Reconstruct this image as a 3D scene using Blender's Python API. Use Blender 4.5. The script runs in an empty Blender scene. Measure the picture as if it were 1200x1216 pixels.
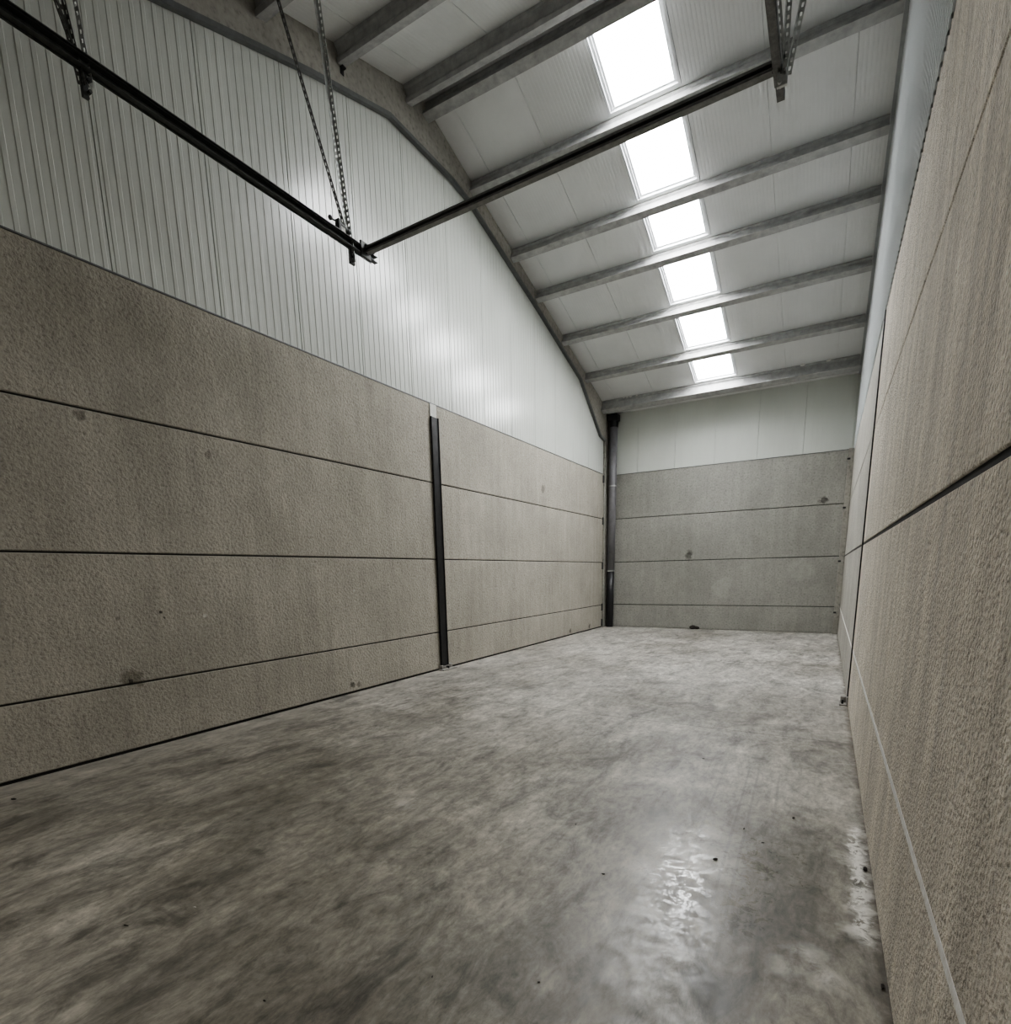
import bpy, bmesh, math, random
from mathutils import Vector, Matrix
random.seed(7)
scn = bpy.context.scene
COL = scn.collection

# ------------------------------------------------------------------ dimensions (metres)
W = 5.9025                 # room width: left wall face x=0, right wall face x=W
D = 15.27                  # rear wall face
F0 = -0.73                 # front wall face (behind the camera)
YR, ZR, SL = 7.27, 8.281, 0.307     # ridge line and roof slope
ZJ = [0.0, 0.642, 1.842, 3.042, 4.236]   # precast panel joints
YP = 7.33                  # mid-bay joint with steel post
YE = 14.95                 # left wall ends at the rear column


def roofz(y):
    return ZR - SL * abs(y - YR)


# ------------------------------------------------------------------ helpers
def tag(o, label=None, cat=None, group=None, kind=None):
    if label: o['label'] = label
    if cat: o['category'] = cat
    if group: o['group'] = group
    if kind: o['kind'] = kind
    return o


def empty(name, loc=(0, 0, 0)):
    o = bpy.data.objects.new(name, None)
    o.empty_display_size = 0.1
    COL.objects.link(o)
    o.location = loc
    return o


def obj(name, bm, mat, parent=None, smooth=False):
    me = bpy.data.meshes.new(name)
    bmesh.ops.recalc_face_normals(bm, faces=bm.faces[:])
    bm.to_mesh(me)
    bm.free()
    if smooth:
        for p in me.polygons: p.use_smooth = True
    me.materials.append(mat)
    o = bpy.data.objects.new(name, me)
    COL.objects.link(o)
    if parent is not None:
        o.parent = parent
        o.matrix_parent_inverse = Matrix.Translation(-Vector(parent.location))
    return o


def box(bm, x0, x1, y0, y1, z0, z1, ch=0.0, M=None):
    """box; optional chamfer on every edge"""
    r = bmesh.ops.create_cube(bm, size=1.0)
    vs = r['verts']
    for v in vs:
        v.co = Vector((x0 + (v.co.x + .5) * (x1 - x0), y0 + (v.co.y + .5) * (y1 - y0), z0 + (v.co.z + .5) * (z1 - z0)))
    if ch > 0:
        es = list({e for v in vs for e in v.link_edges})
        rr = bmesh.ops.bevel(bm, geom=es, offset=ch, segments=1, affect='EDGES', profile=.5)
        vs = list({v for f in rr['faces'] for v in f.verts} | {v for v in vs if v.is_valid})
    if M is not None:
        for v in vs: v.co = M @ v.co
    return vs


def prism(bm, pts, axis, a, b):
    """extrude a polygon: axis 'x' pts=(y,z); 'y' pts=(x,z); 'z' pts=(x,y)"""
    def P(p, t):
        if axis == 'x': return (t, p[0], p[1])
        if axis == 'y': return (p[0], t, p[1])
        return (p[0], p[1], t)
    A = [bm.verts.new(P(p, a)) for p in pts]
    B = [bm.verts.new(P(p, b)) for p in pts]
    n = len(pts)
    bm.faces.new(A)
    bm.faces.new(B[::-1])
    for i in range(n):
        bm.faces.new((A[i], A[(i + 1) % n], B[(i + 1) % n], B[i]))


def frame_of(p0, p1, up):
    d = (Vector(p1) - Vector(p0))
    L = d.length
    d.normalize()
    s = d.cross(Vector(up)); s.normalize()
    u = s.cross(d)
    M = Matrix((( s.x, d.x, u.x, p0[0]), (s.y, d.y, u.y, p0[1]), (s.z, d.z, u.z, p0[2]), (0, 0, 0, 1)))
    return M, L          # local: x = side, y = along, z = up


def cyl(bm, p0, p1, r0, r1=None, n=20, caps=True):
    if r1 is None: r1 = r0
    p0 = Vector(p0); p1 = Vector(p1)
    d = p1 - p0
    up = (0, 0, 1) if abs(d.normalized().z) < .9 else (0, 1, 0)
    M, L = frame_of(p0, p1, up)
    A = []; B = []
    for i in range(n):
        a = 2 * math.pi * i / n
        A.append(bm.verts.new(M @ Vector((r0 * math.cos(a), 0, r0 * math.sin(a)))))
        B.append(bm.verts.new(M @ Vector((r1 * math.cos(a), L, r1 * math.sin(a)))))
    for i in range(n):
        bm.faces.new((A[i], A[(i + 1) % n], B[(i + 1) % n], B[i]))
    if caps:
        bm.faces.new(A); bm.faces.new(B[::-1])


def ball(bm, c, r, sub=2, sc=(1, 1, 1)):
    bmesh.ops.create_icosphere(bm, subdivisions=sub, radius=1,
                               matrix=Matrix.Translation(c) @ Matrix.Diagonal((r * sc[0], r * sc[1], r * sc[2], 1)))


def perforated(bm, p0, p1, up, w=0.036, t=0.003, pitch=0.05, slot=0.026, hole=0.4, plain=False):
    """punched angle iron: two perpendicular flanges of side rails and rungs (real slots)"""
    M, L = frame_of(p0, p1, up)
    e = w * (1 - hole) / 2
    for k in range(2):
        def b(a0, a1, y0, y1):
            if k == 0: box(bm, a0, a1, y0, y1, 0, t, 0, M)
            else: box(bm, 0, t, y0, y1, a0, a1, 0, M)
        if plain and k == 1:
            b(0, w, 0, L)
            continue
        b(0, e, 0, L)
        b(w - e, w, 0, L)
        y = 0.0
        while y < L:
            b(e, w - e, y, min(L, y + pitch - slot))
            y += pitch


# ------------------------------------------------------------------ materials
def new_mat(name):
    m = bpy.data.materials.new(name)
    m.use_nodes = True
    nt = m.node_tree
    b = nt.nodes['Principled BSDF']
    return m, nt, b


class G:
    """tiny node-graph helper"""
    def __init__(s, nt): s.nt = nt
    def n(s, t, **kw):
        x = s.nt.nodes.new(t)
        for k, v in kw.items():
            setattr(x, k, v)
        return x
    def link(s, a, b): s.nt.links.new(a, b)
    def pos(s, scale=(1, 1, 1), rot=(0, 0, 0)):
        g = s.n('ShaderNodeNewGeometry')
        m = s.n('ShaderNodeMapping')
        m.inputs['Scale'].default_value = scale
        m.inputs['Rotation'].default_value = rot
        s.link(g.outputs['Position'], m.inputs['Vector'])
        return m.outputs['Vector']
    def noise(s, vec, scale, detail=4, rough=.55, dist=0.0):
        x = s.n('ShaderNodeTexNoise')
        x.inputs['Scale'].default_value = scale
        x.inputs['Detail'].default_value = detail
        x.inputs['Roughness'].default_value = rough
        x.inputs['Distortion'].default_value = dist
        s.link(vec, x.inputs['Vector'])
        return x.outputs['Fac']
    def ramp(s, fac, stops, interp='LINEAR'):
        x = s.n('ShaderNodeValToRGB')
        x.color_ramp.interpolation = interp
        el = x.color_ramp.elements
        while len(el) < len(stops): el.new(0.5)
        for e, (p, c) in zip(el, stops):
            e.position = p
            e.color = (c, c, c, 1) if isinstance(c, (int, float)) else (*c, 1)
        s.link(fac, x.inputs['Fac'])
        return x.outputs['Color']
    def mix(s, fac, a, b, blend='MIX'):
        x = s.n('ShaderNodeMix', data_type='RGBA', blend_type=blend)
        for sock, v in ((x.inputs[0], fac), (x.inputs[6], a), (x.inputs[7], b)):
            if hasattr(v, 'node'): s.link(v, sock)
            elif isinstance(v, (int, float)): sock.default_value = v if sock.type == 'VALUE' else (v, v, v, 1)
            else: sock.default_value = (*v, 1)
        return x.outputs[2]
    def math(s, op, a, b=0.0, clamp=False):
        x = s.n('ShaderNodeMath', operation=op, use_clamp=clamp)
        for sock, v in ((x.inputs[0], a), (x.inputs[1], b)):
            if hasattr(v, 'node'): s.link(v, sock)
            else: sock.default_value = v
        return x.outputs[0]
    def spot(s, c, r, soft=.5):
        """1 inside radius r of world point c, falling to 0"""
        g = s.n('ShaderNodeNewGeometry')
        d = s.n('ShaderNodeVectorMath', operation='DISTANCE')
        nz = s.n('ShaderNodeTexNoise')
        nz.inputs['Scale'].default_value = min(30, 1.1 / r)
        nz.inputs['Detail'].default_value = 2
        s.link(g.outputs['Position'], nz.inputs['Vector'])
        of = s.n('ShaderNodeVectorMath', operation='MULTIPLY_ADD')
        s.link(nz.outputs['Color'], of.inputs[0])
        of.inputs[1].default_value = (1.5 * r, 1.5 * r, 1.5 * r)
        s.link(g.outputs['Position'], of.inputs[2])
        s.link(of.outputs['Vector'], d.inputs[0])
        d.inputs[1].default_value = tuple(v + .75 * r for v in c)
        m = s.n('ShaderNodeMapRange')
        m.inputs['From Min'].default_value = r
        m.inputs['From Max'].default_value = r * (1 - soft)
        m.inputs['To Min'].default_value = 0
        m.inputs['To Max'].default_value = 1
        s.link(d.outputs['Value'], m.inputs['Value'])
        return m.outputs['Result']
    def bump(s, h, strength, dist, bsdf, prev=None):
        x = s.n('ShaderNodeBump')
        x.inputs['Strength'].default_value = strength
        x.inputs['Distance'].default_value = dist
        s.link(h, x.inputs['Height'])
        if prev is not None: s.link(prev, x.inputs['Normal'])
        if bsdf is not None: s.link(x.outputs['Normal'], bsdf.inputs['Normal'])
        return x.outputs['Normal']


def simple(name, col, rough=.5, metal=0.0, var=.12, scale=14, bump=0.0, spec=.5):
    m, nt, b = new_mat(name)
    g = G(nt)
    f = g.noise(g.pos(), scale, 5, .6)
    c0 = tuple(max(0, c * (1 - var)) for c in col)
    c1 = tuple(min(1, c * (1 + var)) for c in col)
    g.link(g.ramp(f, [(.3, c0), (.7, c1)]), b.inputs['Base Color'])
    b.inputs['Roughness'].default_value = rough
    b.inputs['Metallic'].default_value = metal
    b.inputs['Specular IOR Level'].default_value = spec
    if bump: g.bump(f, bump, .01, b)
    return m


def concrete_panel(name, col, bump_s, bump_d, cell, streak, stains=(), var=.13, chalk=0.0):
    m, nt, b = new_mat(name)
    g = G(nt)
    p = g.pos()
    big = g.noise(p, .9, 5, .6)
    mid = g.noise(p, 7, 4, .6)
    fine = g.noise(p, cell, 3, .55)
    st = g.noise(g.pos((5, 5, .35)), 1.6, 4, .6)
    c = g.ramp(big, [(.3, tuple(v * (1 - var) for v in col)), (.7, tuple(v * (1 + var) for v in col))])
    c = g.mix(.35, c, g.ramp(mid, [(.3, .72), (.7, 1.0)]), 'MULTIPLY')
    c = g.mix(streak, c, g.ramp(st, [(.35, .55), (.55, .85), (.72, 1.15)]), 'MULTIPLY')
    c = g.mix(.55, c, g.ramp(fine, [(.30, .40), (.42, .86), (.55, 1.0), (.75, 1.2)]), 'MULTIPLY')
    if chalk:
        ch = g.noise(g.pos((9, 9, .5)), 1.0, 3, .6)
        c = g.mix(g.math('MULTIPLY', g.ramp(ch, [(.60, 0.), (.72, 1.)]), chalk), c, (.62, .58, .52))
    for (pt, r, k, colr) in stains:
        e = g.math('MULTIPLY', g.spot(pt, r, .35), k)
        e = g.math('MULTIPLY', e, g.ramp(mid, [(.3, .55), (.6, 1.)]))
        c = g.mix(e, c, colr)
    g.link(c, b.inputs['Base Color'])
    b.inputs['Roughness'].default_value = .9
    b.inputs['Specular IOR Level'].default_value = .25
    n1 = g.bump(fine, bump_s, bump_d, None)
    g.bump(mid, bump_s * .5, bump_d * 2, b, n1)
    return m


DK = (.035, .032, .028)
stl = [((0, 2.547, .69), .10, .75, (.12, .11, .085)), ((0, 2.52, .665), .03, .9, DK),
       ((0, 2.87, 1.29), .018, 1, DK), ((0, 2.90, 1.235), .012, .9, DK), ((0, 3.30, 1.225), .022, 1, (.6, .6, .55)),
       ((0, 2.50, 1.256), .026, .5, DK), ((0, 5.40, 1.40), .022, .8, (.5, .5, .46)), ((0, 2.45, 2.985), .055, .5, DK),
       ((0, 3.54, 2.85), .045, .4, DK), ((0, 11.2, 3.42), .10, .6, DK), ((0, 5.25, .12), .05, .8, DK),
       ((0, 5.36, .10), .04, .7, DK), ((0, 12.7, .12), .07, .7, DK), ((0, 14.0, .12), .07, .7, DK)]
stb = [((2.309, D, 1.98), .11, .7, DK), ((2.34, D, 2.06), .08, .4, DK), ((5.379, D, 3.15), .10, .8, DK), ((5.30, D, 3.13), .05, .4, DK),
       ((3.2, D, 1.15), .30, .25, (.5, .5, .46)), ((5.0, D, 1.55), .30, .2, (.5, .5, .46))]
M_CONC_L = concrete_panel('precast_concrete_left', (.455, .43, .37), .9, .012, 34, .25, stl)
M_CONC_B = concrete_panel('precast_concrete_rear', (.36, .355, .325), .4, .010, 26, .2, stb)
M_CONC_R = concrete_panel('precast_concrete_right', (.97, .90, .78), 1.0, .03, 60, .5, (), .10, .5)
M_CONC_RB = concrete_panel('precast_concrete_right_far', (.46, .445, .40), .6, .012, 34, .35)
M_RAFT = concrete_panel('smooth_cast_concrete', (.36, .345, .31), .2, .006, 16, .15)
M_JOINT = simple('dark_joint_filler', (.02, .019, .017), .95)


def cladding(name, col, rough, coat=0.0):
    m, nt, b = new_mat(name)
    g = G(nt)
    f = g.noise(g.pos((1, 1, .4)), 1.1, 4, .55)
    g.link(g.ramp(f, [(.3, tuple(c * .93 for c in col)), (.7, tuple(c * 1.04 for c in col))]), b.inputs['Base Color'])
    b.inputs['Roughness'].default_value = rough
    b.inputs['Specular IOR Level'].default_value = .6
    w = g.noise(g.pos((1, 1, .5)), 2.2, 2, .5)
    g.bump(w, .06, .05, b)
    return m


M_CLAD = cladding('white_ribbed_steel_cladding', (.60, .62, .58), .23)
M_CLAD_R = cladding('right_ribbed_steel_cladding', (.66, .69, .70), .16)
M_ROOF = simple('roof_sandwich_panel_lining', (.64, .645, .64), .5, 0, .05, 1.4)
M_PURL = simple('weathered_precast_beam', (.36, .36, .355), .65, 0, .22, 9, .3)
M_ZINC = simple('galvanised_steel', (.50, .51, .50), .42, .75, .18, 22)
M_ZINCD = simple('dull_galvanised_steel', (.17, .17, .165), .5, .6, .3, 30)
M_TRACK = simple('dark_track_steel', (.085, .09, .088), .5, .4, .25, 20)
M_BAR = simple('grey_cross_bar_steel', (.22, .225, .22), .55, .2, .2, 20)
M_POST = simple('black_painted_steel', (.022, .022, .023), .42, .2, .3, 12)
M_FLASH = simple('grey_flashing_metal', (.16, .165, .165), .45, .5, .15, 8)
M_ALU = simple('white_lacquered_frame', (.55, .56, .57), .4, 0, .04, 6)
M_PIPE = simple('grey_drainpipe_plastic', (.19, .185, .20), .42, 0, .12, 6)
M_PIPED = simple('dark_lower_drainpipe', (.018, .018, .02), .4, 0, .2, 6)
M_PALE = simple('pale_foam_and_dabs', (.66, .66, .62), .85, 0, .08, 40, .4)
M_FOOT = simple('mortar_smeared_steel', (.33, .32, .30), .7, .2, .25, 25, .4)
M_DEBRIS = simple('dark_debris', (.035, .03, .026), .9, 0, .3, 60)
M_WHITE = simple('white_chip', (.7, .7, .66), .8, 0, .1, 60)
M_GROUND = simple('outside_asphalt', (.22, .21, .2), .9, 0, .2, 3)


def floor_mat():
    m, nt, b = new_mat('power_floated_concrete')
    g = G(nt)
    p = g.pos()
    rz = math.radians(24)
    big = g.noise(p, .55, 7, .66, .5)
    str1 = g.noise(g.pos((1.7, .9, 1), (0, 0, rz)), 2.2, 8, .72, .7)
    str2 = g.noise(g.pos((2.4, .6, 1), (0, 0, math.radians(10))), 2.6, 7, .70, .9)
    fine = g.noise(p, 22, 5, .7)
    grit = g.noise(g.pos((2.2, 1.1, 1), (0, 0, rz)), 9, 6, .75, .4)
    sc = g.noise(g.pos((14, .5, 1), (0, 0, math.radians(-8))), 1.8, 5, .75, .4)
    sc2 = g.noise(g.pos((9, 2, 1), (0, 0, math.radians(35))), 1.6, 5, .75, .5)
    c = g.ramp(big, [(.34, (.20, .182, .148)), (.5, (.325, .302, .257)), (.66, (.45, .424, .366))])
    c = g.mix(.85, c, g.ramp(str1, [(.36, .42), (.46, .84), (.55, 1.05), (.66, 1.42)]), 'MULTIPLY')
    c = g.mix(.6, c, g.ramp(str2, [(.34, .55), (.48, .98), (.66, 1.30)]), 'MULTIPLY')
    c = g.mix(.6, c, g.ramp(grit, [(.34, .42), (.5, 1.0), (.66, 1.5)]), 'MULTIPLY')
    c = g.mix(.4, c, g.ramp(fine, [(.3, .7), (.7, 1.15)]), 'MULTIPLY')
    c = g.mix(.30, c, g.ramp(sc, [(.30, .5), (.40, 1.0), (.62, 1.0), (.70, 1.5)]), 'MULTIPLY')
    c = g.mix(.25, c, g.ramp(sc2, [(.30, .5), (.40, 1.0), (.62, 1.0), (.70, 1.5)]), 'MULTIPLY')
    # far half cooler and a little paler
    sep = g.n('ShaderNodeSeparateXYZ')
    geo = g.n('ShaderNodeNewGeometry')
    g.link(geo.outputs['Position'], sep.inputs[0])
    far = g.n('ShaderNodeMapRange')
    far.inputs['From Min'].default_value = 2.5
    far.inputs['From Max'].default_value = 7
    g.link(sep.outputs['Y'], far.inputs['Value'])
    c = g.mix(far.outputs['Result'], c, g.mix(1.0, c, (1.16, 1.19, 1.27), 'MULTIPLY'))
    # dark stains
    for (x, y, r, k) in [(2.95, 2.62, .16, .55), (1.75, 4.55, .42, .35), (3.35, 1.03, .32, .5), (1.1, 1.6, .55, .4),
                         (4.45, 1.86, .4, .3), (4.61, 1.66, .022, .8), (5.72, 2.45, .13, .5), (4.77, 2.2, .02, .8), (2.3, 2.1, .5, .25), (0.9, 2.6, .5, .3),
                         (2.5, 3.6, .6, .2), (5.3, 1.9, .25, .35)]:
        e = g.math('MULTIPLY', g.spot((x, y, 0), r, .8), k)
        e = g.math('MULTIPLY', e, g.ramp(str1, [(.35, 1.), (.62, .35)]))
        c = g.mix(e, c, (.075, .07, .06))
    # pale lime bloom near the right wall and pale patches farther out
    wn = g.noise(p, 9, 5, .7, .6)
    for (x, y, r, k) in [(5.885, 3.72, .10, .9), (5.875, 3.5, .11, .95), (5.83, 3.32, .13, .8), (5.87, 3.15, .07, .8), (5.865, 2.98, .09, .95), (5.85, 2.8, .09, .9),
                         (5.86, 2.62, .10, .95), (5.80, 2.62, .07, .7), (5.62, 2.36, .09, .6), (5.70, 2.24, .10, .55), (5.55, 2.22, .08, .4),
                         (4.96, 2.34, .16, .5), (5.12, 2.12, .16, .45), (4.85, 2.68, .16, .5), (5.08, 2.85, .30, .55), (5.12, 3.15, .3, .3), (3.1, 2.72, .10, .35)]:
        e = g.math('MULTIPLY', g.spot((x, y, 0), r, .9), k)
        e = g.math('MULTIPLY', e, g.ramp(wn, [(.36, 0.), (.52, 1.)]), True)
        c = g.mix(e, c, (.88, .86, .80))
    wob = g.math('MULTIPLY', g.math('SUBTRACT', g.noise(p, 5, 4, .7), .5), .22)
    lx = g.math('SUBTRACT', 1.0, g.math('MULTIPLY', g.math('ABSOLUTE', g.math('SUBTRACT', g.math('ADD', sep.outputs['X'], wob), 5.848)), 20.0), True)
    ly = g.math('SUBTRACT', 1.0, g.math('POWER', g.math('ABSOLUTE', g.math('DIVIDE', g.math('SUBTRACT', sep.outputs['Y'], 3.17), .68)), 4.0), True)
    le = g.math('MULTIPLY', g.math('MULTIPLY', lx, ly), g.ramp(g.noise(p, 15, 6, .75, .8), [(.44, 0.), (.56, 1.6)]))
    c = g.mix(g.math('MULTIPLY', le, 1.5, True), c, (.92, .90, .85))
    # dirt line along the right wall foot and pale dusty line along the left wall
    mr = g.n('ShaderNodeMapRange')
    mr.inputs['From Min'].default_value = W - .05
    mr.inputs['From Max'].default_value = W - .0
    g.link(sep.outputs['X'], mr.inputs['Value'])
    c = g.mix(g.math('MULTIPLY', mr.outputs['Result'], g.ramp(wn, [(.4, .9), (.6, .35)])), c, (.10, .08, .06))
    ml = g.n('ShaderNodeMapRange')
    ml.inputs['From Min'].default_value = .45
    ml.inputs['From Max'].default_value = .05
    g.link(sep.outputs['X'], ml.inputs['Value'])
    c = g.mix(g.math('MULTIPLY', ml.outputs['Result'], g.ramp(str1, [(.35, 0.), (.6, .55)])), c, (.50, .47, .42))
    # saw-cut control joint
    jt = g.math('ABSOLUTE', g.math('SUBTRACT', sep.outputs['Y'], 5.64))
    jt = g.math('LESS_THAN', jt, .006)
    c = g.mix(g.math('MULTIPLY', jt, .75), c, (.06, .055, .05))
    # circular tyre marks far back
    for (cx, cy, r) in [(4.4, 10.6, .9), (4.6, 10.9, 1.15), (3.9, 11.4, 1.0)]:
        d = g.n('ShaderNodeVectorMath', operation='DISTANCE')
        g.link(geo.outputs['Position'], d.inputs[0])
        d.inputs[1].default_value = (cx, cy, 0)
        ring = g.math('LESS_THAN', g.math('ABSOLUTE', g.math('SUBTRACT', d.outputs['Value'], r)), .03)
        c = g.mix(g.math('MULTIPLY', ring, .28), c, (.12, .115, .11))
    # two faint straight tyre scuffs
    for (x0, k) in [(5.02, .25), (5.2, .3), (5.27, .25), (5.42, .2)]:
        xx = g.math('ADD', sep.outputs['X'], g.math('MULTIPLY', sep.outputs['Y'], .03))
        ln = g.math('LESS_THAN', g.math('ABSOLUTE', g.math('SUBTRACT', xx, x0 + .09)), .008)
        rng = g.math('MULTIPLY', g.math('GREATER_THAN', sep.outputs['Y'], 2.1), g.math('LESS_THAN', sep.outputs['Y'], 4.6))
        c = g.mix(g.math('MULTIPLY', g.math('MULTIPLY', ln, rng), k), c, (.10, .095, .09))
    g.link(c, b.inputs['Base Color'])
    ro = g.ramp(str2, [(.3, .56), (.55, .46), (.7, .38)])
    ro = g.mix(.5, ro, g.ramp(wn, [(.35, .55), (.62, .28)]))
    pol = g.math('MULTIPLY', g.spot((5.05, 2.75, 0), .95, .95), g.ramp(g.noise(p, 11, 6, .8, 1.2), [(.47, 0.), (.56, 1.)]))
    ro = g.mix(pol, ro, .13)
    g.link(ro, b.inputs['Roughness'])
    b.inputs['Specular IOR Level'].default_value = .5
    n1 = g.bump(wn, .10, .012, None)
    g.bump(fine, .08, .004, b, n1)
    return m


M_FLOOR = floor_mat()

m, nt, b = new_mat('translucent_skylight_sheet')
g = G(nt)
f = g.noise(g.pos(), 1.2, 2, .5)
g.link(g.ramp(f, [(.3, (.97, .985, 1.0)), (.7, (1.0, 1.0, 1.0))]), b.inputs['Emission Color'])
b.inputs['Emission Strength'].default_value = 17.0
b.inputs['Base Color'].default_value = (.85, .87, .88, 1)
b.inputs['Roughness'].default_value = .5
M_SKY = m

# ------------------------------------------------------------------ SETTING: floor, walls, ceiling
bm = bmesh.new()
box(bm, -.3, W + .3, F0 - .3, D + .3, -.2, 0)
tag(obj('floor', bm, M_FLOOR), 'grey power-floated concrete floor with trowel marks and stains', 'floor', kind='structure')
bm = bmesh.new()
box(bm, -20, 26, -32, F0 - .3, -.25, -.03)
tag(obj('ground', bm, M_GROUND), 'paved yard outside the open front door', 'ground', kind='structure')


def chpanel(bm, face_axis, face, depth, a0, a1, z0, z1, ch):
    """precast panel with chamfered front edges. face_axis 'x+' faces +x etc.; a = the horizontal run"""
    def P(a, z, d):
        if face_axis == 'x+': return (face - d, a, z)
        if face_axis == 'x-': return (face + d, a, z)
        if face_axis == 'y-': return (a, face + d, z)
        return (a, face - d, z)
    R = [[(a0 + k, z0 + k), (a1 - k, z0 + k), (a1 - k, z1 - k), (a0 + k, z1 - k)] for k in (ch, 0, 0)]
    dd = [0, ch, depth]
    rows = [[bm.verts.new(P(a, z, d)) for a, z in r] for r, d in zip(R, dd)]
    bm.faces.new(rows[0])
    for q in range(2):
        for i in range(4):
            bm.faces.new((rows[q][i], rows[q][(i + 1) % 4], rows[q + 1][(i + 1) % 4], rows[q + 1][i]))
    bm.faces.new(rows[2][::-1])


def ribs(bm, axis, face, sgn, a0, a1, z0, ztop, seam0, rib=.1, h=.004, seams=True):
    """profiled cladding sheet: trapezoid ribs every 10 cm, a fine groove at each 1 m seam.
    sgn: +1 ribs project toward +axis, -1 toward -axis"""
    prof = []
    k0 = math.floor((a0 - seam0) / rib) - 1
    k1 = math.ceil((a1 - seam0) / rib) + 1
    for k in range(k0, k1 + 1):
        s = seam0 + k * rib
        if seams and k % 10 == 0:
            prof += [(s - .006, 0), (s - .003, -.012), (s + .003, -.012), (s + .006, 0)]
        else:
            prof += [(s - .003, 0)]
        prof += [(s + .032, 0), (s + .038, h), (s + .068, h), (s + .074, 0)]
    prof = [q for q in prof if a0 < q[0] < a1]
    prof = [(a0, 0)] + prof + [(a1, 0)]
    lo = []; hi = []
    for a, d in prof:
        if axis == 'x':
            lo.append(bm.verts.new((face + sgn * d, a, z0))); hi.append(bm.verts.new((face + sgn * d, a, ztop(a))))
        else:
            lo.append(bm.verts.new((a, face + sgn * d, z0))); hi.append(bm.verts.new((a, face + sgn * d, ztop(a))))
    for i in range(len(prof) - 1):
        bm.faces.new((lo[i], lo[i + 1], hi[i + 1], hi[i]))


# rafter under-edge (y, z), read along the left wall
RLOW = [(-.55, 5.0), (-.2, 5.12), (1.3, 5.93), (3.56, 6.67), (5.28, 7.25), (6.62, 7.64), (8.03, 7.64), (8.56, 7.57), (10.99, 6.88), (13.23, 6.18), (14.6, 5.16), (YE, 5.10)]


def rlow(y):
    for (a, za), (c, zc) in zip(RLOW, RLOW[1:]):
        if a <= y <= c: return za + (zc - za) * (y - a) / (c - a)
    return RLOW[0][1] if y < RLOW[0][0] else RLOW[-1][1]


# left wall --------------------------------------------------------
bm = bmesh.new()
box(bm, -.16, -.010, F0 - .2, YE, 0, ZJ[4] - .02)
prism(bm, [(F0 - .2, ZJ[4] - .02), (YE, ZJ[4] - .02), (YE, 5.3), (YR, 8.0), (F0 - .2, 5.3)], 'x', -.16, -.05)
wl = tag(obj('wall_left', bm, M_JOINT), 'left wall of beige precast panels below white ribbed cladding', 'wall', kind='structure')
GAP = .008
for (y0, y1) in ((F0 - .2, YP - .05), (YP + .05, YE)):
    for i in range(4):
        bm = bmesh.new()
        z0 = ZJ[i] + (GAP if i else .028); z1 = ZJ[i + 1] - GAP
        chpanel(bm, 'x+', 0.0, .1, y0, y1, z0, z1, .008)
        obj('concrete_panel', bm, M_CONC_L, wl)
bm = bmesh.new()
ribs(bm, 'x', -.012, 1, F0 - .2, YE, ZJ[4] - .0, lambda y: rlow(y) + .1, 2.87, h=.0045)
obj('metal_cladding', bm, M_CLAD, wl)
bm = bmesh.new()
box(bm, -.014, .006, F0 - .2, YE, ZJ[4] - .012, ZJ[4] + .002)
obj('drip_flashing', bm, M_FLASH, wl)

# right wall -------------------------------------------------------
bm = bmesh.new()
box(bm, W + .008, W + .16, F0 - .2, D + .2, 0, ZJ[4] - .06)
prism(bm, [(F0 - .2, ZJ[4] - .06), (D + .2, ZJ[4] - .06), (D + .2, roofz(D) - .05), (YR, ZR - .05), (F0 - .2, roofz(F0) - .05)], 'x', W + .05, W + .16)
wr = tag(obj('wall_right', bm, M_JOINT), 'right wall of rough beige precast panels below white ribbed cladding', 'wall', kind='structure')
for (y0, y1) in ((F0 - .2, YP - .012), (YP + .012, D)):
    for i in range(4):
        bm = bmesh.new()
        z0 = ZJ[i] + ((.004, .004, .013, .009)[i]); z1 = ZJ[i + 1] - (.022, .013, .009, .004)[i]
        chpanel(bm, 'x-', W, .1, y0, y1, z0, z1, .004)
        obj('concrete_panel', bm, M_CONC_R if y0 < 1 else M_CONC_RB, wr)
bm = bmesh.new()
box(bm, W - .0012, W + .02, F0 - .2, D, ZJ[1] - .024, ZJ[1] + .006)  # pale strip paints in the skylight caught by the lower panel's top edge
tag(obj('lit_edge_strip', bm, simple('lit_edge_paint', (.95, .92, .85), .9, 0, .15, 30, .3), wr), 'pale strip painted as the lit top edge of the lower panel')
bm = bmesh.new()
ribs(bm, 'x', W + .002, -1, F0 - .2, D, ZJ[4] - .035, lambda y: roofz(y) + .02, 2.87, h=.014)
obj('metal_cladding', bm, M_CLAD_R, wr)

# rear wall --------------------------------------------------------
bm = bmesh.new()
box(bm, -.3, W + .2, D + .05, D + .2, 0, roofz(D) + .05)
wb = tag(obj('wall_rear', bm, M_JOINT), 'rear end wall of grey precast panels below smooth white cladding', 'wall', kind='structure')
for i in range(4):
    bm = bmesh.new()
    z0 = ZJ[i] + (GAP if i else .006); z1 = ZJ[i + 1] - GAP
    chpanel(bm, 'y-', D, .1, -.1, W + .02, z0, z1, .008)
    obj('concrete_panel', bm, M_CONC_B, wb)
bm = bmesh.new()
ribs(bm, 'y', D + .004, -1, -.1, W + .02, ZJ[4], lambda x: roofz(D) + .03, -.14, h=.0012)
obj('metal_cladding', bm, M_CLAD, wb)
bm = bmesh.new()
box(bm, -.1, W, D - .006, D + .006, ZJ[4] - .012, ZJ[4] + .002)
obj('drip_flashing', bm, M_FLASH, wb)

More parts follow.
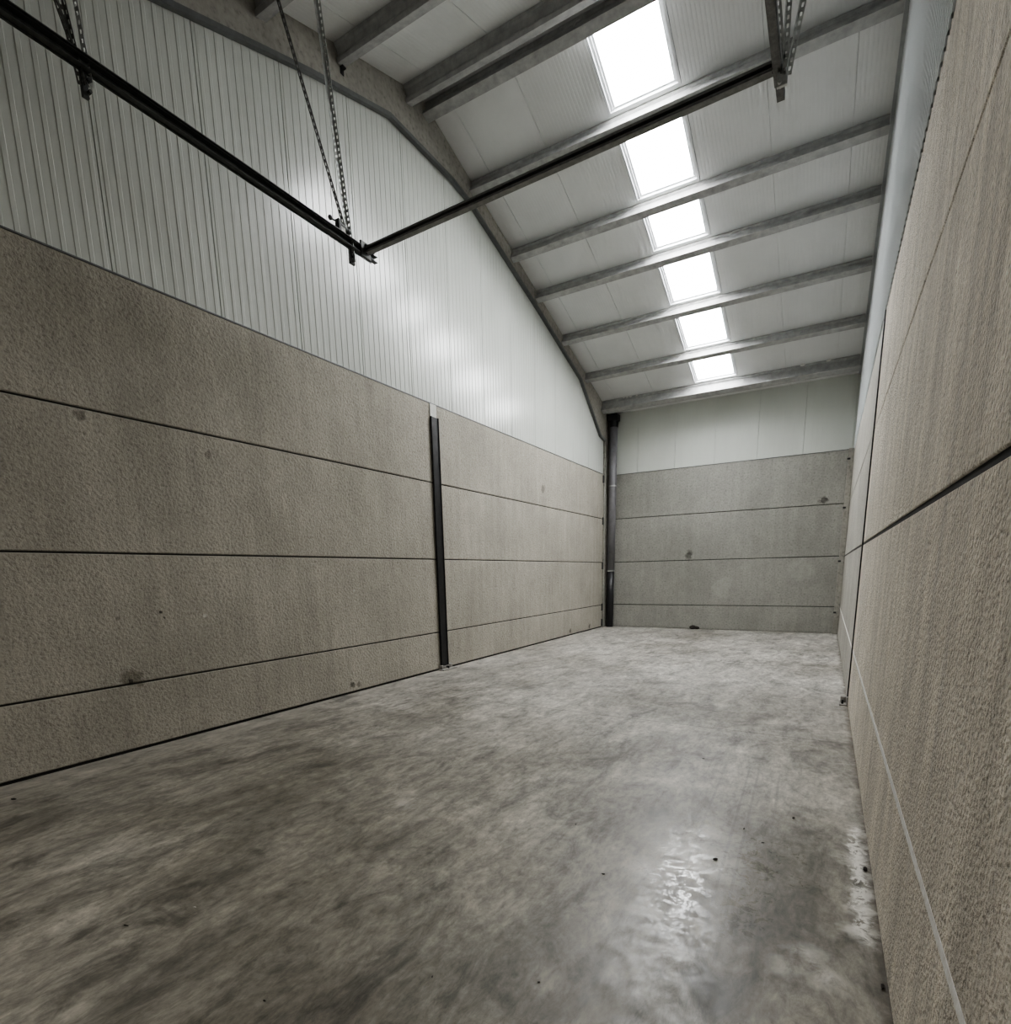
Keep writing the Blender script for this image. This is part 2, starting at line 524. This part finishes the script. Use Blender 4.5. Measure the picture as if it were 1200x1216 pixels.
# front wall (behind the camera) with an open door bay -------------------------
DX0, DX1, DZ = 1.0, 4.9, 4.75
bm = bmesh.new()
for (x0, x1, z0, z1) in ((-.3, DX0, 0, 6.0), (DX1, W + .2, 0, 6.0), (DX0, DX1, DZ, 6.0)):
    box(bm, x0, x1, F0 - .2, F0, z0, z1)
wf = tag(obj('wall_front', bm, M_CONC_B), 'front wall around the open door bay', 'wall', kind='structure')

# ceiling ----------------------------------------------------------
SX0, SX1 = 2.42, 3.42
ridge = Vector((0, YR, ZR))
ALPHA = math.atan(SL)
xs = [-.3, .42, 1.42, 2.42, 3.42, 4.42, 5.42, W + .2]
bm = bmesh.new()
LEN = 8.7
for sgn in (1, -1):
    M = Matrix.Translation(ridge) @ Matrix.Rotation(-ALPHA * sgn, 4, 'X')
    for a, c in zip(xs, xs[1:]):
        if abs(a - SX0) < .01 and sgn > 0: continue
        prof = [(a + .001, .012), (a + .004, 0)]
        x = a + .05
        while x < c - .03:                      # shallow micro-ribs in the lining sheet
            prof += [(x, 0), (x + .006, .0015), (x + .02, .0015), (x + .026, 0)]
            x += .05
        prof += [(c - .004, 0), (c - .001, .012)]
        lo = [bm.verts.new(M @ Vector((px, 0, pz))) for px, pz in prof]
        hi = [bm.verts.new(M @ Vector((px, sgn * LEN, pz))) for px, pz in prof]
        for i in range(len(prof) - 1):
            bm.faces.new((lo[i], lo[i + 1], hi[i + 1], hi[i]))
        t = .08
        vs = [bm.verts.new(M @ Vector(q)) for q in ((a, 0, .012), (c, 0, .012), (c, sgn * LEN, .012), (a, sgn * LEN, .012),
                                                     (a, 0, t), (c, 0, t), (c, sgn * LEN, t), (a, sgn * LEN, t))]
        for f in ((0, 1, 2, 3), (4, 5, 6, 7), (0, 1, 5, 4), (1, 2, 6, 5), (2, 3, 7, 6), (3, 0, 4, 7)):
            bm.faces.new([vs[i] for i in f])
M = Matrix.Translation(ridge) @ Matrix.Rotation(-ALPHA, 4, 'X')
_b = [8.53, 9.84, 10.83, 12.10, 13.44, 14.60]
for (a, c) in [(YR, YR + .16)] + [(y - .01, y + .10) for y in _b[:5]] + [(14.59, YR + LEN * math.cos(ALPHA))]:
    box(bm, 2.415, 3.425, (a - YR) / math.cos(ALPHA), (c - YR) / math.cos(ALPHA), .001, .115, 0, M)
ceil = tag(obj('ceiling', bm, M_ROOF), 'pale grey lined pitched roof panels', 'ceiling', kind='structure')

# beams' positions: upper front edge measured down the rear slope, mirrored on the front slope
PY = [8.53, 9.84, 10.83, 12.10, 13.44]
EV = 14.60
BW, BH = .13, .19
slope_y = {}
rear_edges = [YR + .07 + BW] + [y for y in PY] + [EV]   # bays between beams on the rear slope


def slope_pt(y, down=0.0, sgn=1):
    """point on the roof lining at horizontal y, pushed 'down' perpendicular"""
    n = Vector((0, -sgn * math.sin(ALPHA), -math.cos(ALPHA)))
    return Vector((0, y, roofz(y))) + n * down


# skylights: one framed translucent sheet per bay ---------------------------
def skylight(n, y0, y1, sgn):
    d0 = abs(y0 - YR) / math.cos(ALPHA); d1 = abs(y1 - YR) / math.cos(ALPHA)
    M = Matrix.Translation(ridge) @ Matrix.Rotation(-ALPHA * sgn, 4, 'X')
    w = empty('window_%d' % n, (0.5 * (SX0 + SX1), .5 * (y0 + y1), roofz(.5 * (y0 + y1))))
    bmf = bmesh.new()
    def bx(x0, x1, a, c, z0, z1):
        box(bmf, x0, x1, min(sgn * a, sgn * c), max(sgn * a, sgn * c), z0, z1, 0, M)
    # stepped side reveals and end rails
    for (xa, s) in ((SX0, 1), (SX1, -1)):
        def sx(u0, u1): return (min(xa + s * u0, xa + s * u1), max(xa + s * u0, xa + s * u1))
        bx(*sx(0, .036), d0, d1, -.006, .10)
        bx(*sx(.036, .068), d0, d1, .03, .10)
        bx(*sx(.068, .095), d0, d1, .055, .11)
    for (a, c) in ((d0, d0 + .03), (d1 - .03, d1)):
        bx(SX0 + .028, SX1 - .028, a, c, -.002, .10)
    bx(SX0 + .052, SX1 - .052, d1 - .05, d1 - .03, .045, .11)
    obj('window_frame', bmf, M_ALU, w)
    bmp = bmesh.new()
    box(bmp, SX0 + .01, SX1 - .01, min(sgn * d0, sgn * d1), max(sgn * d0, sgn * d1), .102, .112, 0, M)
    obj('pane', bmp, M_SKY, w)
    return w


words = ['closest to the ridge', 'second down from the ridge', 'third down from the ridge', 'fourth down from the ridge',
         'fifth down from the ridge', 'lowest, above the rear eave beam']
starts = [YR + .16] + [y + .10 for y in PY]
ends = [y - .01 for y in PY] + [EV - .01]
for k in range(6):
    w = skylight(k + 1, starts[k], ends[k], 1)
    tag(w, 'bright translucent roof skylight, %s' % words[k], 'skylight', 'skylights on the rear roof slope', 'structure')
# edge flashing where the right wall meets the roof
M_EDGE = simple('pale_edge_flashing', (.34, .35, .36), .45, .3, .1, 8)
bm = bmesh.new()
for sgn in (1, -1):
    M = Matrix.Translation(ridge) @ Matrix.Rotation(-ALPHA * sgn, 4, 'X')
    box(bm, W - .055, W + .02, min(0, sgn * LEN), max(0, sgn * LEN), -.012, -.002, 0, M)
tag(obj('trim_1', bm, M_EDGE), 'thin grey flashing along the right edge of the roof', 'trim', kind='structure')

# ------------------------------------------------------------------ rafter and columns
bm = bmesh.new()
top = [(F0 - .2, roofz(F0 - .2)), (YR, ZR), (YE, roofz(YE))]
prism(bm, RLOW[:] + [(YE, roofz(YE)), (YR, ZR), (RLOW[0][0], roofz(RLOW[0][0]))], 'x', -.2, .06)
raf = empty('roof_rafter', (0, YR, 7.6))
tag(raf, 'pale concrete rafter rising along the top of the left wall to the ridge', 'rafter')
obj('concrete_beam', bm, M_RAFT, raf)
bm = bmesh.new()
for (a, za), (c, zc) in zip(RLOW, RLOW[1:]):
    M, L = frame_of((0, a, za), (0, c, zc), (0, 0, 1))
    box(bm, -.0, .058, -.004, L + .004, -.016, .0, 0, M)
    box(bm, .052, .066, -.004, L + .004, -.02, .03, 0, M)
obj('edge_flashing', bm, M_FLASH, raf)

col = empty('concrete_column', (-.1, 15.1, 0))
tag(col, 'narrow concrete column in the rear left corner beside the drainpipe', 'column')
bm = bmesh.new()
box(bm, -.25, .035, YE + .012, D - .004, .0, 5.9, .006)
obj('shaft', bm, M_RAFT, col)
for z in (4.1, 2.98, 1.75, .58, .14):
    bm = bmesh.new()
    box(bm, .0, .028, YE - .05, YE + .03, z - .10, z + .10, .003)
    obj('panel_clip', bm, M_POST, col)
col2 = empty('concrete_column', (5.85, 15.15, 0))
tag(col2, 'narrow concrete column in the rear right corner with dark panel clips', 'column')
bm = bmesh.new()
box(bm, 5.79, W - .003, 15.10, D - .004, .0, 4.228, .006)
obj('shaft', bm, M_RAFT, col2)
for z in (4.0, 2.93, 1.72, .52):
    bm = bmesh.new()
    box(bm, 5.775, 5.835, 15.085, 15.105, z - .02, z + .02, .003)
    obj('panel_clip', bm, M_POST, col2)

# ------------------------------------------------------------------ roof beams
def beam_bm(y, sgn, bw=BW, bh=BH, x0=.07, x1=5.84):
    """I-section precast purlin under the roof lining; y = its upper front edge"""
    d = (y - YR) / math.cos(ALPHA) * sgn
    M = Matrix.Translation(ridge) @ Matrix.Rotation(-ALPHA * sgn, 4, 'X')
    if sgn > 0: a0, a1 = d, d + bw
    else: a0, a1 = -d, -d + bw
    pts = []
    c = .5 * (a0 + a1); wb_ = bw * .2
    prof = [(a0 + .02, -.004), (a1 - .02, -.004), (a1 - .02, -.035), (c + wb_, -.055), (c + wb_, -bh + .075), (a1, -bh + .045), (a1, -bh),
            (a0, -bh), (a0, -bh + .045), (c - wb_, -bh + .075), (c - wb_, -.055), (a0 + .02, -.035)]
    b_ = bmesh.new()
    prism(b_, prof, 'x', x0, x1)
    for v in b_.verts: v.co = M @ v.co
    return b_


def beam(y, sgn, label, group, **kw):
    o = obj('roof_beam', beam_bm(y, sgn, **kw), M_PURL)
    tag(o, label, 'beam', group)
    return o


GB = 'grey concrete beams under the roof'
pos = ['first below the ridge pair, behind the cross bar', 'second below the ridge pair', 'third below the ridge pair',
       'fourth below the ridge pair', 'fifth below the ridge pair']
sky = ['first and second', 'second and third', 'third and fourth', 'fourth and fifth', 'fifth and lowest']
for k, y in enumerate(PY):
    beam(y, 1, 'grey roof beam between the %s skylights, %s' % (sky[k], pos[k]), GB)
# ridge pair
rid = empty('roof_beam', (2.9, YR + .1, ZR - .1))
tag(rid, 'rear beam of the close ridge pair, bordering the topmost skylight', 'beam', GB)
obj('beam_body', beam_bm(YR + .085, 1, bw=.14, bh=.20), M_PURL, rid)
bm = bmesh.new()
pts = [Vector((2.45 + .06 * math.cos(a), YR + .075, ZR - .16 + .05 * math.sin(a))) for a in [math.radians(60 + 24 * i) for i in range(11)]] + [Vector((2.62, YR + .075, ZR - .185))]
for a, c in zip(pts, pts[1:]): cyl(bm, a, c, .010, n=8)
obj('ridge_clip', bm, M_ZINC, rid)
r1 = obj('roof_beam', beam_bm(YR - .39, -1, bw=.14, bh=.20), M_PURL)
tag(r1, 'front beam of the close ridge pair, dark web facing the camera', 'beam', GB)
# front slope
mir = [5.62] + [2 * YR - y - .2 for y in PY[1:]]
for k, y in enumerate(mir):
    if k == 0:
        b0 = empty('roof_beam', (2.9, y, roofz(y) - .1))
        tag(b0, 'dark roof beam on the near slope at the top edge left of the ridge pair', 'beam', GB)
        obj('beam_body', beam_bm(y, -1), M_PURL, b0)
        bm = bmesh.new()
        box(bm, .062, .070, y + .10, y + .16, roofz(y) - .25, roofz(y) - .17, .004)
        box(bm, .062, .11, y + .10, y + .16, roofz(y) - .19, roofz(y) - .175, .002)
        obj('bearing_bracket', bm, M_POST, b0)
    elif k < 5:
        beam(y, -1, 'roof beam on the near slope, overhead of the camera', 'near slope beams overhead')
# eave beams
ev = empty('eave_beam', (2.9, EV, roofz(EV) - .15))
tag(ev, 'thick grey eave beam above the rear wall cladding, below the lowest skylight', 'beam')
obj('beam_body', beam_bm(EV, 1, bw=.2, bh=.27), M_PURL, ev)
for (x, s) in ((.75, .02), (.84, .026), (1.0, .016), (4.75, .03), (5.25, .028), (.66, .015)):
    bm = bmesh.new()
    ball(bm, (x, EV + .01, roofz(EV) - .022), s, 2, (1.7, .9, .8))  # small pale dabs along the top of the eave beam
    obj('pale_dab', bm, M_PALE, ev, True)
ev2 = obj('eave_beam', beam_bm(2 * YR - EV, -1, bw=.2, bh=.27), M_PURL)
tag(ev2, 'eave beam over the front door bay behind the camera', 'beam')

# ------------------------------------------------------------------ steel posts at the mid-bay joint
p = empty('steel_post', (.03, YP, 0))
tag(p, 'black steel post on the left wall joint with a grey foot', 'post')
bm = bmesh.new()
box(bm, .007, .034, YP - .088, YP + .088, .03, 4.03, .004)
obj('channel', bm, M_POST, p)
bm = bmesh.new()
for s in (-1, 1): box(bm, .030, .046, YP + s * .086 - .009, YP + s * .086 + .009, .03, 4.03, .002)
obj('flange', bm, M_POST, p)
bm = bmesh.new()
box(bm, .007, .017, YP - .088, YP + .078, 4.03, ZJ[4] - .014, .004)
tag(obj('foam_filler', bm, M_PALE, p), 'white filler block above the post')
bm = bmesh.new()
box(bm, .007, .13, YP - .17, YP + .22, 0, .02, .004)
box(bm, .007, .075, YP - .14, YP - .09, .02, .085, .006)
box(bm, .007, .075, YP + .09, YP + .16, .02, .085, .006)
box(bm, .045, .06, YP - .14, YP + .16, .02, .07, .003)
obj('foot_bracket', bm, M_FOOT, p)
bm = bmesh.new()
cyl(bm, (.095, YP + .02, .02), (.095, YP + .02, .062), .013, n=6)
cyl(bm, (.06, YP + .02, .045), (.082, YP + .02, .045), .018, n=12)
obj('anchor_bolt', bm, M_POST, p)

p = empty('steel_post', (W - .03, YP, 0))
tag(p, 'black steel post seen edge-on at the right wall joint', 'post')
bm = bmesh.new()
box(bm, W - .014, W - .003, YP - .03, YP + .03, .10, 4.19, .003)
obj('channel', bm, M_POST, p)
bm = bmesh.new()
box(bm, W - .085, W - .003, YP - .10, YP + .12, 0, .014, .003)
box(bm, W - .016, W - .003, YP - .10, YP + .12, .014, .10, .003)
box(bm, W - .075, W - .02, YP + .02, YP + .10, .014, .085, .006)
obj('foot_bracket', bm, M_FOOT, p)
bm = bmesh.new()
cyl(bm, (W - .055, YP - .04, .014), (W - .055, YP - .04, .06), .012, n=6)
obj('anchor_bolt', bm, M_POST, p)

# ------------------------------------------------------------------ drainpipe in the rear left corner
dp = empty('drainpipe', (.2, 15.1, 0))
tag(dp, 'grey vertical drainpipe in the rear left corner with light joint rings', 'pipe')


def pipex(z): return .178 + (.222 - .178) * z / 5.6


bm = bmesh.new(); cyl(bm, (pipex(1.6), 15.12, 1.6), (pipex(5.62), 15.12, 5.62), .104, n=32)
obj('upper_pipe', bm, M_PIPE, dp, True)
bm = bmesh.new(); cyl(bm, (pipex(0), 15.12, 0.002), (pipex(1.6), 15.12, 1.6), .100, n=32)
tag(obj('lower_pipe', bm, M_PIPED, dp, True), 'near-black lower pipe')
bm = bmesh.new()
cyl(bm, (pipex(5.45), 15.12, 5.45), (pipex(5.62), 15.12, 5.62), .112, .116, n=32)
box(bm, .08, .36, 15.0, 15.24, 5.6, 5.78, .02)
obj('hopper', bm, M_PIPED, dp)
for z in (3.92, 1.60):
    bm = bmesh.new(); cyl(bm, (pipex(z), 15.12, z - .018), (pipex(z), 15.12, z + .018), .109, n=32)
    tag(obj('joint_ring', bm, M_ZINC, dp), 'pale metal joint ring')

# ------------------------------------------------------------------ overhead door tracks
TY = 5.17
XL, XR_, ZT = .90, 5.0, 5.07


def track_bm(x, s):
    b_ = bmesh.new()
    y0, y1 = F0 + .02, TY
    # C-shaped roller track
    box(b_, x - .022, x + .03, y0, y1 + .05, ZT + .040, ZT + .044)
    box(b_, x - .022, x + .03, y0, y1 + .05, ZT - .016, ZT - .012)
    box(b_, x - .022 if s > 0 else x + .027, (x - .022 if s > 0 else x + .027) + .003, y0, y1 + .05, ZT - .016, ZT + .044)
    return b_


def angle_bm(x, s):
    b_ = bmesh.new()
    y0, y1 = F0 + .02, TY
    box(b_, x - .024 * s - .003, x - .024 * s + .003, y0, y1, ZT - .03, ZT + .058)
    box(b_, min(x - .024 * s, x + .04 * s), max(x - .024 * s, x + .04 * s), y0, y1, ZT + .052, ZT + .058)
    return b_


tl = empty('door_track', (XL, 2.2, ZT))
tag(tl, 'long dark overhead door rail running along the left wall cladding', 'rail')
obj('roller_rail', track_bm(XL, 1), M_TRACK, tl)
obj('support_angle', angle_bm(XL, 1), M_TRACK, tl)
tr = empty('door_track', (XR_, 2.2, ZT))
tag(tr, 'right overhead door rail, mostly above the top edge of the photo', 'rail')
obj('roller_rail', track_bm(XR_, -1), M_ZINCD, tr)
obj('support_angle', angle_bm(XR_, -1), M_ZINCD, tr)

cb = empty('cross_bar', (2.9, 5.04, 5.13))
tag(cb, 'dark cross bar joining the far ends of the two overhead door rails', 'bar')
bm = bmesh.new()
zA, zB = 5.095, 5.165
M, L = frame_of((XL + .03, 5.04, zA), (XR_ + .0, 5.04, zB), (0, 0, 1))
box(bm, -.032, .032, 0, L, .027, .032, 0, M)
box(bm, -.032, .032, 0, L, -.032, -.027, 0, M)
box(bm, -.032, -.026, 0, L, -.032, .032, 0, M)
box(bm, -.032, -.026, 0, L, -.032, .032, 0, M)
box(bm, .028, .032, 0, L, .014, .032, 0, M)
box(bm, .028, .032, 0, L, -.032, -.014, 0, M)
obj('channel_section', bm, M_BAR, cb)
for x, z in ((XL + .03, zA), (XR_ - .015, zB)):
    bm = bmesh.new()
    box(bm, x - .012, x + .012, 4.955, 5.10, z - .075, z + .075, .003)
    for dz in (-.03, .05): cyl(bm, (x - .03, 5.03, z + dz), (x + .03, 5.03, z + dz), .011, n=6)
    obj('end_plate', bm, M_TRACK, cb)

# hangers ------------------------------------------------------------
h = empty('rail_hanger', (XL, 4.85, 5.05))
tag(h, 'pair of punched steel straps in a V holding the far end of the left rail', 'hanger')
bm = bmesh.new()
perforated(bm, (XL - .03, 4.885, 4.93), (XL - .01, 4.57, roofz(4.57) - .01), (0, -1, 0), w=.045, plain=True)
obj('upright_strap', bm, M_ZINC, h)
bm = bmesh.new()
perforated(bm, (XL - .045, 4.86, 5.06), (XL - .03, 3.92, roofz(3.92) - .01), (1, 0, .2), w=.036)
obj('brace_strap', bm, M_ZINCD, h)
bm = bmesh.new()
for z in (4.98, 5.06, 5.13): cyl(bm, (XL - .06, 4.875, z), (XL + .0, 4.875, z), .012, n=6)
box(bm, XL - .05, XL - .02, 4.845, 4.915, 4.915, 5.15, .003)
obj('foot_cleat', bm, M_TRACK, h)

h = empty('rail_hanger', (XL, 2.4, 5.05))
tag(h, 'bundle of three punched straps holding the left rail near the top left corner', 'hanger')
for (y0, z0, y1, up, nm, mt) in ((2.405, 4.97, 1.92, (1, 0, .2), 'brace_strap', M_ZINCD), (2.40, 4.96, 2.18, (0, -1, 0), 'upright_strap', M_ZINCD), (2.435, 5.0, 2.33, (1, .3, 0), 'upright_strap', M_ZINC)):
    bm = bmesh.new()
    perforated(bm, (XL - .035, y0, z0), (XL - .035, y1, roofz(y1) - .01), up, w=.036)
    obj(nm, bm, mt, h)
bm = bmesh.new()
box(bm, XL - .05, XL - .02, 2.385, 2.425, 4.895, 5.05, .003)
for z in (4.93, 5.0): cyl(bm, (XL - .06, 2.42, z), (XL + .01, 2.42, z), .012, n=6)
obj('foot_cleat', bm, M_TRACK, h)

h = empty('rail_hanger', (5.03, 4.96, 5.05))
tag(h, 'fan of punched galvanised straps hanging at the top edge by the right wall', 'hanger')
for (x0, z0, x1, up, nm) in ((5.015, 4.99, 4.66, (0, -1, 0), 'wide_strap'), (5.03, 5.08, 5.03, (0, -1, 0), 'upright_strap'), (5.055, 5.02, 5.47, (0, -1, 0), 'brace_strap')):
    bm = bmesh.new()
    zt = roofz(4.96) - .01
    perforated(bm, (x0, 4.95, z0), (x1, 4.95, zt), up, w=.05 if nm == 'wide_strap' else .036)
    obj(nm, bm, M_ZINC, h)
bm = bmesh.new()
perforated(bm, (4.955, 4.93, 5.35), (4.62, 4.93, 6.3), (0, -1, 0), w=.04)
perforated(bm, (4.62, 4.93, 6.3), (4.62, 4.93, roofz(4.93)), (0, -1, 0), w=.04)
obj('loose_strap', bm, M_ZINC, h)
bm = bmesh.new()
box(bm, 5.0, 5.07, 4.94, 4.965, 4.965, 5.12, .003)
for (x, z) in ((5.02, 4.985), (5.05, 5.06)): cyl(bm, (x, 4.92, z), (x, 4.98, z), .012, n=6)
obj('foot_cleat', bm, M_ZINC, h)

# spring stop bolted on the left rail ---------------------------------
s = empty('rail_stop', (XL, 4.7, 5.13))
tag(s, 'small spring stop with a ball-ended rod on the end of the left rail', 'stop')
bm = bmesh.new()
box(bm, XL - .02, XL + .025, 4.67, 4.76, ZT + .058, ZT + .115, .006)
tag(obj('mount_plate', bm, M_WHITE, s), 'white mount plate')
bm = bmesh.new()
box(bm, XL - .03, XL + .03, 4.66, 4.70, ZT + .06, ZT + .17, .006)
cyl(bm, (XL, 4.70, ZT + .13), (XL, 4.81, ZT + .115), .024, n=16)
ball(bm, (XL, 4.81, ZT + .115), .03)
obj('stop_body', bm, M_TRACK, s)
bm = bmesh.new()
cyl(bm, (XL, 4.68, ZT + .14), (XL, 4.575, ZT + .135), .008, n=10)
ball(bm, (XL, 4.575, ZT + .135), .024)
obj('ball_rod', bm, M_TRACK, s)

# ------------------------------------------------------------------ small things on the floor
bm = bmesh.new()
ball(bm, (2.52, 15.2, .05), .06, 3, (1.5, .7, .9))  # irregular dark lump at the base of the rear panel
ball(bm, (2.62, 15.2, .04), .05, 3, (1.5, .8, .8))
for v in bm.verts: v.co += Vector((random.uniform(-1, 1), random.uniform(-1, 1), random.uniform(-1, 1))) * .006; v.co.z = max(v.co.z, .0)
tag(obj('dark_lump', bm, M_DEBRIS), 'small dark lump on the floor at the foot of the rear wall', 'floor_lump')


def chip(x, y, r, rz, mat, label, group=None, sc=(1, .5, .35)):
    r *= .8
    b_ = bmesh.new()
    bmesh.ops.create_icosphere(b_, subdivisions=1, radius=1)
    for v in b_.verts:
        k = random.uniform(.7, 1.15)
        v.co = Vector((v.co.x * sc[0] * r * k, v.co.y * sc[1] * r * k, (v.co.z + .8) * sc[2] * r))
    for v in b_.verts: v.co.z = max(0, v.co.z)
    o = obj('debris_chip', b_, mat)
    o.location = (x, y, 0.0)
    o.rotation_euler = (0, 0, rz)
    tag(o, label, 'debris', group)


GD = 'dark debris chips on the floor'
for (x, y, r) in [(5.51, 3.73, .022), (5.37, 3.29, .014), (5.25, 3.43, .014), (4.66, 2.53, .013), (4.71, 1.67, .009), (4.30, 3.0, .012), (4.78, 4.64, .015), (4.32, 1.49, .009), (3.83, 1.08, .011)]:
    chip(x, y, r, random.uniform(0, 3), M_DEBRIS, 'tiny dark chip of debris lying on the concrete floor', GD)
chip(5.16, 2.96, .020, .6, M_DEBRIS, 'dark chip in the middle of the shiny floor patch', sc=(1, .8, .5))
chip(2.84, 1.06, .024, .25, M_DEBRIS, 'long thin dark splinter on the floor at lower left', sc=(1, .16, .15))
chip(2.99, 1.30, .011, .4, M_WHITE, 'tiny white chip on the floor at lower left', sc=(1, .5, .4))
chip(.42, 1.43, .03, .4, M_DEBRIS, 'dark crumb on the floor beside the left wall at the left edge', sc=(1, .5, .3))
chip(5.875, 3.22, .028, 1.5, M_DEBRIS, 'dark crumb against the right wall beside the white lime stain', sc=(1, .5, .5))
chip(5.885, 2.28, .020, 1.4, M_DEBRIS, 'dark crumb against the right wall foot near the bottom edge', sc=(1, .5, .5))

# ------------------------------------------------------------------ light
w = bpy.data.worlds.new('World')
scn.world = w
w.use_nodes = True
nt = w.node_tree
bg = nt.nodes['Background']
skyt = nt.nodes.new('ShaderNodeTexSky')
skyt.sky_type = 'HOSEK_WILKIE'
skyt.turbidity = 6
skyt.sun_direction = (.3, .5, .6)
mx = nt.nodes.new('ShaderNodeMix'); mx.data_type = 'RGBA'
mx.inputs[0].default_value = .8
mx.inputs[7].default_value = (1.0, .95, .87, 1)
nt.links.new(skyt.outputs[0], mx.inputs[6])
nt.links.new(mx.outputs[2], bg.inputs['Color'])
bg.inputs['Strength'].default_value = .38

# ------------------------------------------------------------------ camera
cam = bpy.data.cameras.new('camera')
co = bpy.data.objects.new('camera', cam)
COL.objects.link(co)
yaw, pitch, roll = .525744, -.186934, -.0197495
f = Vector((-math.sin(yaw) * math.cos(pitch), math.cos(yaw) * math.cos(pitch), math.sin(pitch)))
r0 = Vector((math.cos(yaw), math.sin(yaw), 0)); u0 = r0.cross(f)
r = math.cos(roll) * r0 + math.sin(roll) * u0
u = -math.sin(roll) * r0 + math.cos(roll) * u0
co.matrix_world = Matrix(((r.x, u.x, -f.x, 5.57826), (r.y, u.y, -f.y, 0), (r.z, u.z, -f.z, 1.59825), (0, 0, 0, 1)))
cam.sensor_fit = 'HORIZONTAL'
cam.sensor_width = 36
cam.lens = 641.764 / 1200 * 36
cam.shift_x = (600 - 606.085) / 1200
cam.shift_y = (801.834 - 608) / 1200
cam.clip_start = .02
scn.camera = co

scn.view_settings.view_transform = 'AgX'
scn.view_settings.look = 'AgX - Medium High Contrast'
scn.view_settings.exposure = 1.12
scn.view_settings.gamma = 1.0
